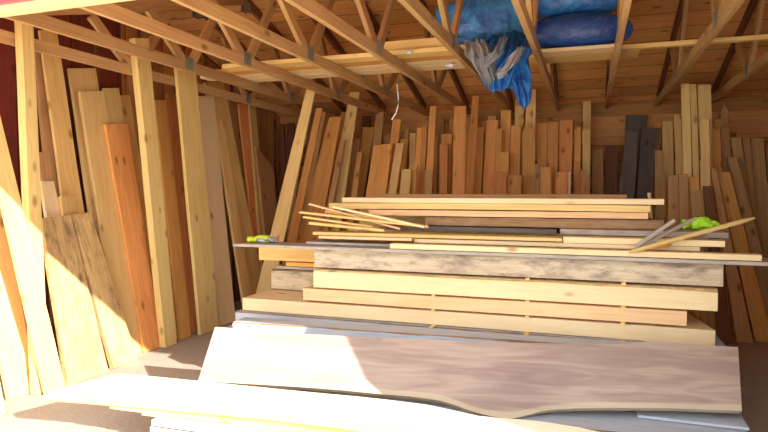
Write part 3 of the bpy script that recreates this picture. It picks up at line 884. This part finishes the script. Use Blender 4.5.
for (t, r, ly, sl, tone, lb) in [
    ((300, 305, 120), (286, 291, 240), 8, .1, 'brown', 'narrow brown board in the gap right behind the bright corner plank'),
    ((311, 316, 116), (295, 300, 240), 6, .1, 'dark', 'narrow dark board between the corner plank and its orange neighbour'),
    ((345, 350, 126), (330, 336, 200), 6, .1, 'orange', 'narrow orange board behind the tall tan slanting board'),
    ((340, 345, 140), (324, 330, 220), 27, .04, 'brown', 'narrow board standing before the orange ones, left of the tall tan one'),
    ((357, 362, 152), (350, 356, 200), 18, .08, 'orange', 'short narrow board low beside the fan of sticks, left of the ragged one'),
    ((384, 390, 134), (380, 386, 200), 5, .1, 'brown', 'brown board half hidden behind the flat-topped pair below the cord'),
    ((404, 409, 128), (400, 405, 200), 4, .1, 'brown', 'thin brown board behind the bright slanting board'),
    ((428, 433, 136), (425, 430, 200), 7, .1, 'red', 'thin red board behind the tall slanting one left of the tarp'),
    ((466, 472, 118), (464, 470, 200), 4, .1, 'brown', 'brown board in the gap between the two very tall boards'),
    ((484, 488, 134), (482, 486, 200), 6, .1, 'brown', 'thin board in the gap left of the wide dark-red one'),
    ((711, 717, 140), (712, 719, 200), 9, .1, 'brown', 'thin brown board behind the bright one right of the tall pale group'),
    ((655, 662, 150), (655, 663, 200), 14, .08, 'brown', 'narrow brown board in front, close right of the charcoal slabs')]:
    BW('board', tone, lb, t, r, ly, sl)
# dark gap
B('board', 'charcoal', 'black square-topped board hung over the girt in the dark gap', (626, 647, 115), (622, 644, 200), 3)
B('board', 'charcoal', 'charcoal-grey slab leaning in the dark gap, left of two', (626, 639, 131), (618, 634, 200), 9, .1)
B('board', 'charcoal', 'wide charcoal-grey slab leaning in the dark gap, right of two', (642, 659.5, 128), (636, 653, 200), 11, .1)
B('board', 'brown', 'dull brown board standing in the dark gap by the light board', (592, 603, 150), (592, 604, 200), 3)
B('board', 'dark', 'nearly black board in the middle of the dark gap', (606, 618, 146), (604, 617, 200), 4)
# right group
B('board', 'orange', 'narrow orange board right of the charcoal slabs', (655, 661, 124), (653, 660, 200), 6, .1)
B('board', 'tan', 'board with a square top, first left of the very tall pale group', (662, 673, 121), (663, 674, 200), 9, .1)
B('board', 'tan', 'narrow pale board at the left side of the very tall group', (674, 681, 115), (677, 684, 200), 12, .1)
B('board', 'yellow', 'left board of the three very tall pale boards', (681, 689.5, 83.5), (684, 693, 200), 22, .02)
B('board', 'yellow', 'middle board of the three very tall pale boards', (690, 696.3, 84), (693.8, 700.2, 200), 22, .02)
B('board', 'yellow', 'right and widest board of the three very tall pale boards', (697.6, 711, 84.5), (701.6, 714, 200), 22, .02)
B('board', 'tan', 'board in front of the widest very tall pale board', (700, 709, 119), (702, 712, 200), 25, .02)
B('board', 'tan', 'low board in front of the widest very tall pale board', (700, 710, 160), (701, 711, 200), 28, .02)
B('board', 'orange', 'bright board just right of the very tall pale group', (710.5, 720, 127.5), (712, 722, 170), 20, .05)
B('board', 'brown', 'board with a pale right edge, second right of the very tall group', (720.5, 730, 127), (722, 731, 190), 18, .05)
B('board', 'tan', 'pointed board top rising right of the very tall group', (721, 728, 105), (722, 730, 190), 9, .1, point=True)
B('board', 'tan', 'small square board top next to the pointed one at the right', (715, 723, 119), (716, 724, 190), 12, .1)
B('board', 'brown', 'rounded short brown board in front, left of the low cluster at the right', (668, 678, 175), (668, 679, 215), 28, .03)
B('board', 'brown', 'short brown board in front, middle of the low cluster at the right', (678.5, 688, 174), (679.5, 689, 215), 29.5, .03)
B('board', 'orange', 'short brown board in front, right of the low cluster at the right', (688.5, 699, 177), (690, 700, 215), 28, .03)
B('board', 'brown', 'thin board at the left foot of the low cluster at the right', (655, 666, 176), (655, 666, 215), 22, .05)
B('board', 'orange', 'wide board slanting down to the right below the bright board', (717, 730, 172), (744, 760, 290), 27, .05, cat='plank')
B('board', 'brown', 'slanting board beside the wide one, its foot near the walnut slab\'s end', (711, 716, 168), (729, 742, 290), 30, .05)
B('board', 'brown', 'slanting brown board right of the wide slanting one', (727, 737, 157), (760, 773, 290), 25, .05)
B('board', 'brown', 'tall dark board with a flat top, third from the photo\'s right edge', (731, 741, 137), (744, 756, 230), 21, .05)
B('board', 'brown', 'narrow dark board, second from the photo\'s right edge', (742, 749.5, 137), (750, 759, 230), 19, .05)
B('board', 'brown', 'wide brown board beside the photo\'s right edge', (750, 763.5, 138), (757, 772, 230), 17, .05)
B('board', 'brown', 'board cut by the photo\'s right edge', (765, 778, 145), (772, 786, 230), 15, .05)
B('board', 'brown', 'upright brown plank behind the pile\'s right end, left of the slanting boards', (690, 702, 190), (694, 708, 240), 30, .02)
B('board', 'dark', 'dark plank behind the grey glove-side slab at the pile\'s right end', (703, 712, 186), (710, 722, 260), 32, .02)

bm = bmesh.new(); box(bm, 0, .62, 0, .14, 0, .03); bevel(bm, .003)
p = atY(738, 118, 8.42)
struct(link('trim_14', bm, M['girt'], mw=Matrix(((1, 0, 0, p.x), (0, 0, -1, 8.5), (0, 1, 0, 2.25), (0, 0, 0, 1)))))
q = atY(648.3, 193, 5.55)
stick('stick', M['cream'], 'thin yellow stick standing behind the pile by the charcoal slabs, only its tip showing', (q.x + .12, 5.42, .002), q, .03, .02, group=None)

# ------------------------------------------------------------------ loft boards
g_loft = 'boards stored across the truss chords'
ZL = 2.7925
def loft(label, u0, v, u1, y, depth, mat='yellow', z=ZL, th=.04, **kw):
    a = atY(u0, v, y); b = atY(u1, v, y)
    o = plank('loft_board', M[mat], b.x - a.x, depth, th, frame(Vector((a.x, y, z)), Vector((1, 0, 0)), Vector((0, 1, 0))), **kw)
    return tag(o, label, 'board', g_loft)
loft('nearest loft board, its front edge the highest pale line left of the tarp', 222, 68, 484, 5.00, .17, 'yellow')
loft('loft board second from the front, its underside orange', 212, 70, 470, 5.19, .16, 'orange')
loft('loft board third from the front, with a wide pale underside', 200, 75, 484, 5.37, .19, 'cream')
loft('rearmost loft board, its pale underside lowest in the photo', 226, 80, 480, 5.58, .20, 'cream')
loft('upper loft board lying on top, from the fifth truss to the tarp', 384, 50, 446, 5.04, .20, 'yellow', ZL + .046, .085)
loft('thin bent loft board stretching right from under the tarps', 620, 55, 800, 5.44, .07, 'tan', ZL, .035)
loft('whitish board under the navy tarp bundle', 535, 55, 618, 5.34, .17, 'cream', ZL, .03)
loft('wide board carrying the blue tarps, behind the whitish one', 497, 55, 640, 5.53, .30, 'tan', ZL, .03)


# ------------------------------------------------------------------ tarps
def blob(name, mat, label, c, r, amp, freq, seed, cat, rot=0, tilt=0, ridge=.6, flat=None, group='blue tarpaulins on the trusses', parent=None):
    bm = bmesh.new()
    bmesh.ops.create_uvsphere(bm, u_segments=120, v_segments=60, radius=1)
    for v in bm.verts:
        p = v.co.copy()
        q = Vector((p.x * r[0], p.y * r[1], p.z * r[2]))
        s = Vector((seed, seed * 2.3, seed * .7))
        w = Vector((noise.noise(q * 3 + s), noise.noise(q * 3 + s * 2), noise.noise(q * 3 - s))) * .15
        n1 = noise.noise((q + w) * freq + s)
        n2 = 1 - 2 * abs(noise.noise((q + w) * freq * .8 + s * 3))
        n3 = 1 - 2 * abs(noise.noise((q + w * 2) * freq * 2.1 + s * 5))
        dsp = amp * (n1 * (1 - ridge) + ridge * n2 * .7 + .30 * n3)
        sup = 1.0
        if flat: 
            e = flat
            L = (abs(p.x) ** e + abs(p.y) ** e + abs(p.z) ** e) ** (1 / e)
            p = p / L
            q = Vector((p.x * r[0], p.y * r[1], p.z * r[2]))
        nn = Vector((p.x / r[0], p.y / r[1], p.z / r[2])).normalized()
        v.co = q + nn * dsp
    mw = Matrix.Translation(c) @ Matrix.Rotation(rot, 4, 'Z') @ Matrix.Rotation(tilt, 4, 'Y')
    o = link(name, bm, mat, mw=mw, smooth=True)
    if label: tag(o, label, cat, group)
    return o


TB = ZL + .038
# tarp bundles lie inside the triangle of the truss webs
blob('tarp_bundle', M['navy'], 'smooth navy rolled tarpaulin bulging out at the right of the bundle', Vector((atY(578, 30, 5.5).x, 5.50, TB + .15)), (.44, .20, .15), .014, 3.0, 8.7, 'tarpaulin', tilt=.03, flat=2.2)
blob('tarp_bundle', M['tarp'], 'large bright blue crumpled tarpaulin at the left, over the loft boards\' end', Vector((atY(488, 30, 5.5).x - .03, 5.42, TB + .262)), (.45, .25, .21), .05, 4.5, 3.1, 'tarpaulin', flat=2.8)
blob('tarp_bundle', M['tarp'], 'light blue crumpled tarpaulin lying on top of the navy one', Vector((atY(572, 8, 5.55).x, 5.58, TB + .43)), (.42, .19, .11), .03, 5, 5.5, 'tarpaulin', flat=2.6)


def drape(name, mat, parent, pts, wid, pleat, seed, amp=.035, thick=.012):
    """a hanging pleated strip of sheet that follows pts; wid is its width at each point"""
    bm = bmesh.new()
    NU, NV = 48, 40
    rows = []
    for i in range(NV + 1):
        t = i / NV * (len(pts) - 1)
        k = min(int(t), len(pts) - 2); f = t - k
        f = f * f * (3 - 2 * f) * .4 + f * .6
        c = Vector(pts[k]).lerp(Vector(pts[k + 1]), f)
        w = wid[k] + (wid[k + 1] - wid[k]) * f
        row = []
        for j in range(NU + 1):
            s = j / NU * 2 - 1
            ph = s * pleat + 1.5 * noise.noise(Vector((s * 1.5, i * .06, seed)))
            a = amp * (1 - .3 * i / NV)
            d = a * math.sin(ph * 3) + a * .6 * (1 - 2 * abs(noise.noise(Vector((s * 3, i * .12, seed * 2)))))
            x = c.x + s * w * .9
            y = c.y - math.sqrt(max(0, 1 - s * s)) * w * .55 - d
            z = c.z + .03 * noise.noise(Vector((s * 4, i * .1, seed))) - .06 * (1 - s * s) * (i / NV)
            row.append(bm.verts.new((x, y, z)))
        rows.append(row)
    for i in range(NV):
        for j in range(NU):
            bm.faces.new((rows[i][j], rows[i][j + 1], rows[i + 1][j + 1], rows[i + 1][j]))
    bmesh.ops.solidify(bm, geom=bm.faces[:], thickness=thick)
    return link(name, bm, mat, parent=parent, smooth=True)


hb = bpy.data.objects.new('hanging_tarp', None); COL.objects.link(hb)
tag(hb, 'crumpled blue tarpaulin with silver folds hanging down between two trusses', 'tarpaulin', 'blue tarpaulins on the trusses')
a0, a1, a2, a3 = atY(512, 36, 5.22), atY(506, 52, 4.92), atY(500, 70, 4.86), atY(500, 86, 4.86)
drape('blue_fold', M['tarp'], hb, [a0, a1, a2, a3], [.22, .25, .21, .14], 4.5, 1.7)
b0, b1, b2 = atY(517, 60, 4.88), atY(521, 82, 4.84), atY(525, 101, 4.84)
drape('hanging_tip', M['tarp'], hb, [b0, b1, b2], [.10, .10, .055], 3, 4.2, amp=.02)
c0, c1, c2 = atY(476, 42, 4.80), atY(480, 56, 4.76), atY(490, 78, 4.76)
drape('silver_fold', M['silver'], hb, [c0, c1, c2], [.10, .13, .06], 4, 7.7, amp=.03)
c0, c1, c2 = atY(505, 38, 4.74), atY(498, 52, 4.70), atY(486, 62, 4.70)
drape('silver_fold', M['silver'], hb, [c0, c1, c2], [.035, .05, .04], 2, 9.1, amp=.015)
c0, c1, c2 = atY(522, 48, 4.72), atY(512, 62, 4.68), atY(500, 72, 4.70)
drape('silver_fold', M['silver'], hb, [c0, c1, c2], [.03, .05, .04], 2, 2.9, amp=.015)

blob('plastic_wrap', M['plastic'], 'small clump of clear white plastic caught under the loft boards', Vector((atY(451, 86, 5.5).x, 5.47, ZL - .027)), (.04, .025, .012), .014, 20, 2.2, 'plastic wrap', group=None)
blob('plastic_wrap', M['plastic'], 'small white plastic scrap lying on the lower loft board ledge', atY(409, 52, 4.975), (.03, .010, .015), .009, 25, 6.2, 'plastic wrap', group=None)
# white cord hanging from the chord
def tube(bm, pts, rads, flat=.6, n=10):
    rows = []
    for i, (p, r) in enumerate(zip(pts, rads)):
        p = Vector(p)
        d = (Vector(pts[min(i + 1, len(pts) - 1)]) - Vector(pts[max(i - 1, 0)])).normalized()
        s = d.cross(Vector((0, 0, 1))).normalized(); t = s.cross(d)
        rows.append([bm.verts.new(p + s * r * math.cos(a) + t * r * flat * math.sin(a)) for a in (2 * PI * k / n for k in range(n))])
    for i in range(len(rows) - 1):
        for j in range(n):
            bm.faces.new((rows[i][j], rows[i + 1][j], rows[i + 1][(j + 1) % n], rows[i][(j + 1) % n]))
    bm.faces.new(rows[0]); bm.faces.new(list(reversed(rows[-1])))


bm = bmesh.new()
cp = [atY(397, 84, 5.3), atY(398.5, 98, 5.3), atY(398, 106, 5.3), atY(396, 113, 5.3), atY(391.5, 120, 5.3)]
tube(bm, cp, [.006] * 5, 1, 8)
tag(link('white_cord', bm, M['cord'], smooth=True), 'thin white cord dangling below the loft boards', 'cord')


# ------------------------------------------------------------------ gloves
def glove(label, loc, rz, body, fingers, cuff, sc=1.0):
    r = bpy.data.objects.new('work_glove', None); COL.objects.link(r)
    bm = bmesh.new()
    tube(bm, [(-.055, 0, .022), (-.045, 0, .026), (0, 0, .032), (.04, 0, .030), (.065, 0, .024)], [.022, .038, .048, .048, .036], .62, 16)
    link('palm', bm, body, parent=r, smooth=True)
    bm = bmesh.new()
    tube(bm, [(-.10, 0, .024), (-.08, 0, .026), (-.05, 0, .025)], [.040, .034, .033], .6, 14)
    link('cuff', bm, cuff, parent=r, smooth=True)
    for i, (y, ln) in enumerate(((-.033, .062), (-.011, .078), (.012, .074), (.033, .056))):
        bm = bmesh.new()
        b = y * .35
        tube(bm, [(.045, y, .026), (.045 + ln * .45, y + b * .4, .034), (.045 + ln * .8, y + b, .024), (.045 + ln, y + b, .014)], [.012, .012, .011, .006], .9)
        link('finger', bm, fingers, parent=r, smooth=True)
    bm = bmesh.new()
    tube(bm, [(-.02, -.03, .024), (.01, -.062, .030), (.045, -.078, .022), (.058, -.08, .016)], [.016, .014, .012, .006], .9)
    link('thumb', bm, fingers, parent=r, smooth=True)
    bm = bmesh.new()
    for x in (-.01, .012, .034):
        tube(bm, [(x, -.02, .058 if x < .03 else .056), (x, .02, .058 if x < .03 else .056)], [.005, .005], .8, 6)
    link('knuckle_pad', bm, M['black'], parent=r)
    r.location = loc; r.rotation_euler = (0, 0, rz); r.scale = (sc, sc, sc)
    return tag(r, label, 'glove', 'work gloves left on the pile')


p = atY(262, 241, 4.66); p.z = 1.121
glove('yellow-green glove with grey fingers on the grey board\'s left end', p, .12, M['lime2'], M['greyrub'], M['lime2'], 1.25)
p = atY(699, 236, 4.98); p.z = 1.297
gl = glove('bright green glove with black marks at the right end of the pile', p, .15, M['lime'], M['lime'], M['lime'], 1.15)
gl.scale = (1.2, 1.25, 1.75)

# ------------------------------------------------------------------ light
sd = Vector((-2.1, 1.0, -1.02)).normalized()
sl = bpy.data.lights.new('sun', 'SUN'); sl.energy = 10; sl.angle = .009; sl.color = (1, .955, .87)
so = bpy.data.objects.new('sun', sl); COL.objects.link(so)
so.rotation_euler = sd.to_track_quat('-Z', 'Y').to_euler()
w = bpy.data.worlds.new('sky'); SC.world = w; w.use_nodes = True
bg = w.node_tree.nodes['Background']
bg.inputs[0].default_value = (0.86, 0.93, 1.0, 1); bg.inputs[1].default_value = 2.7
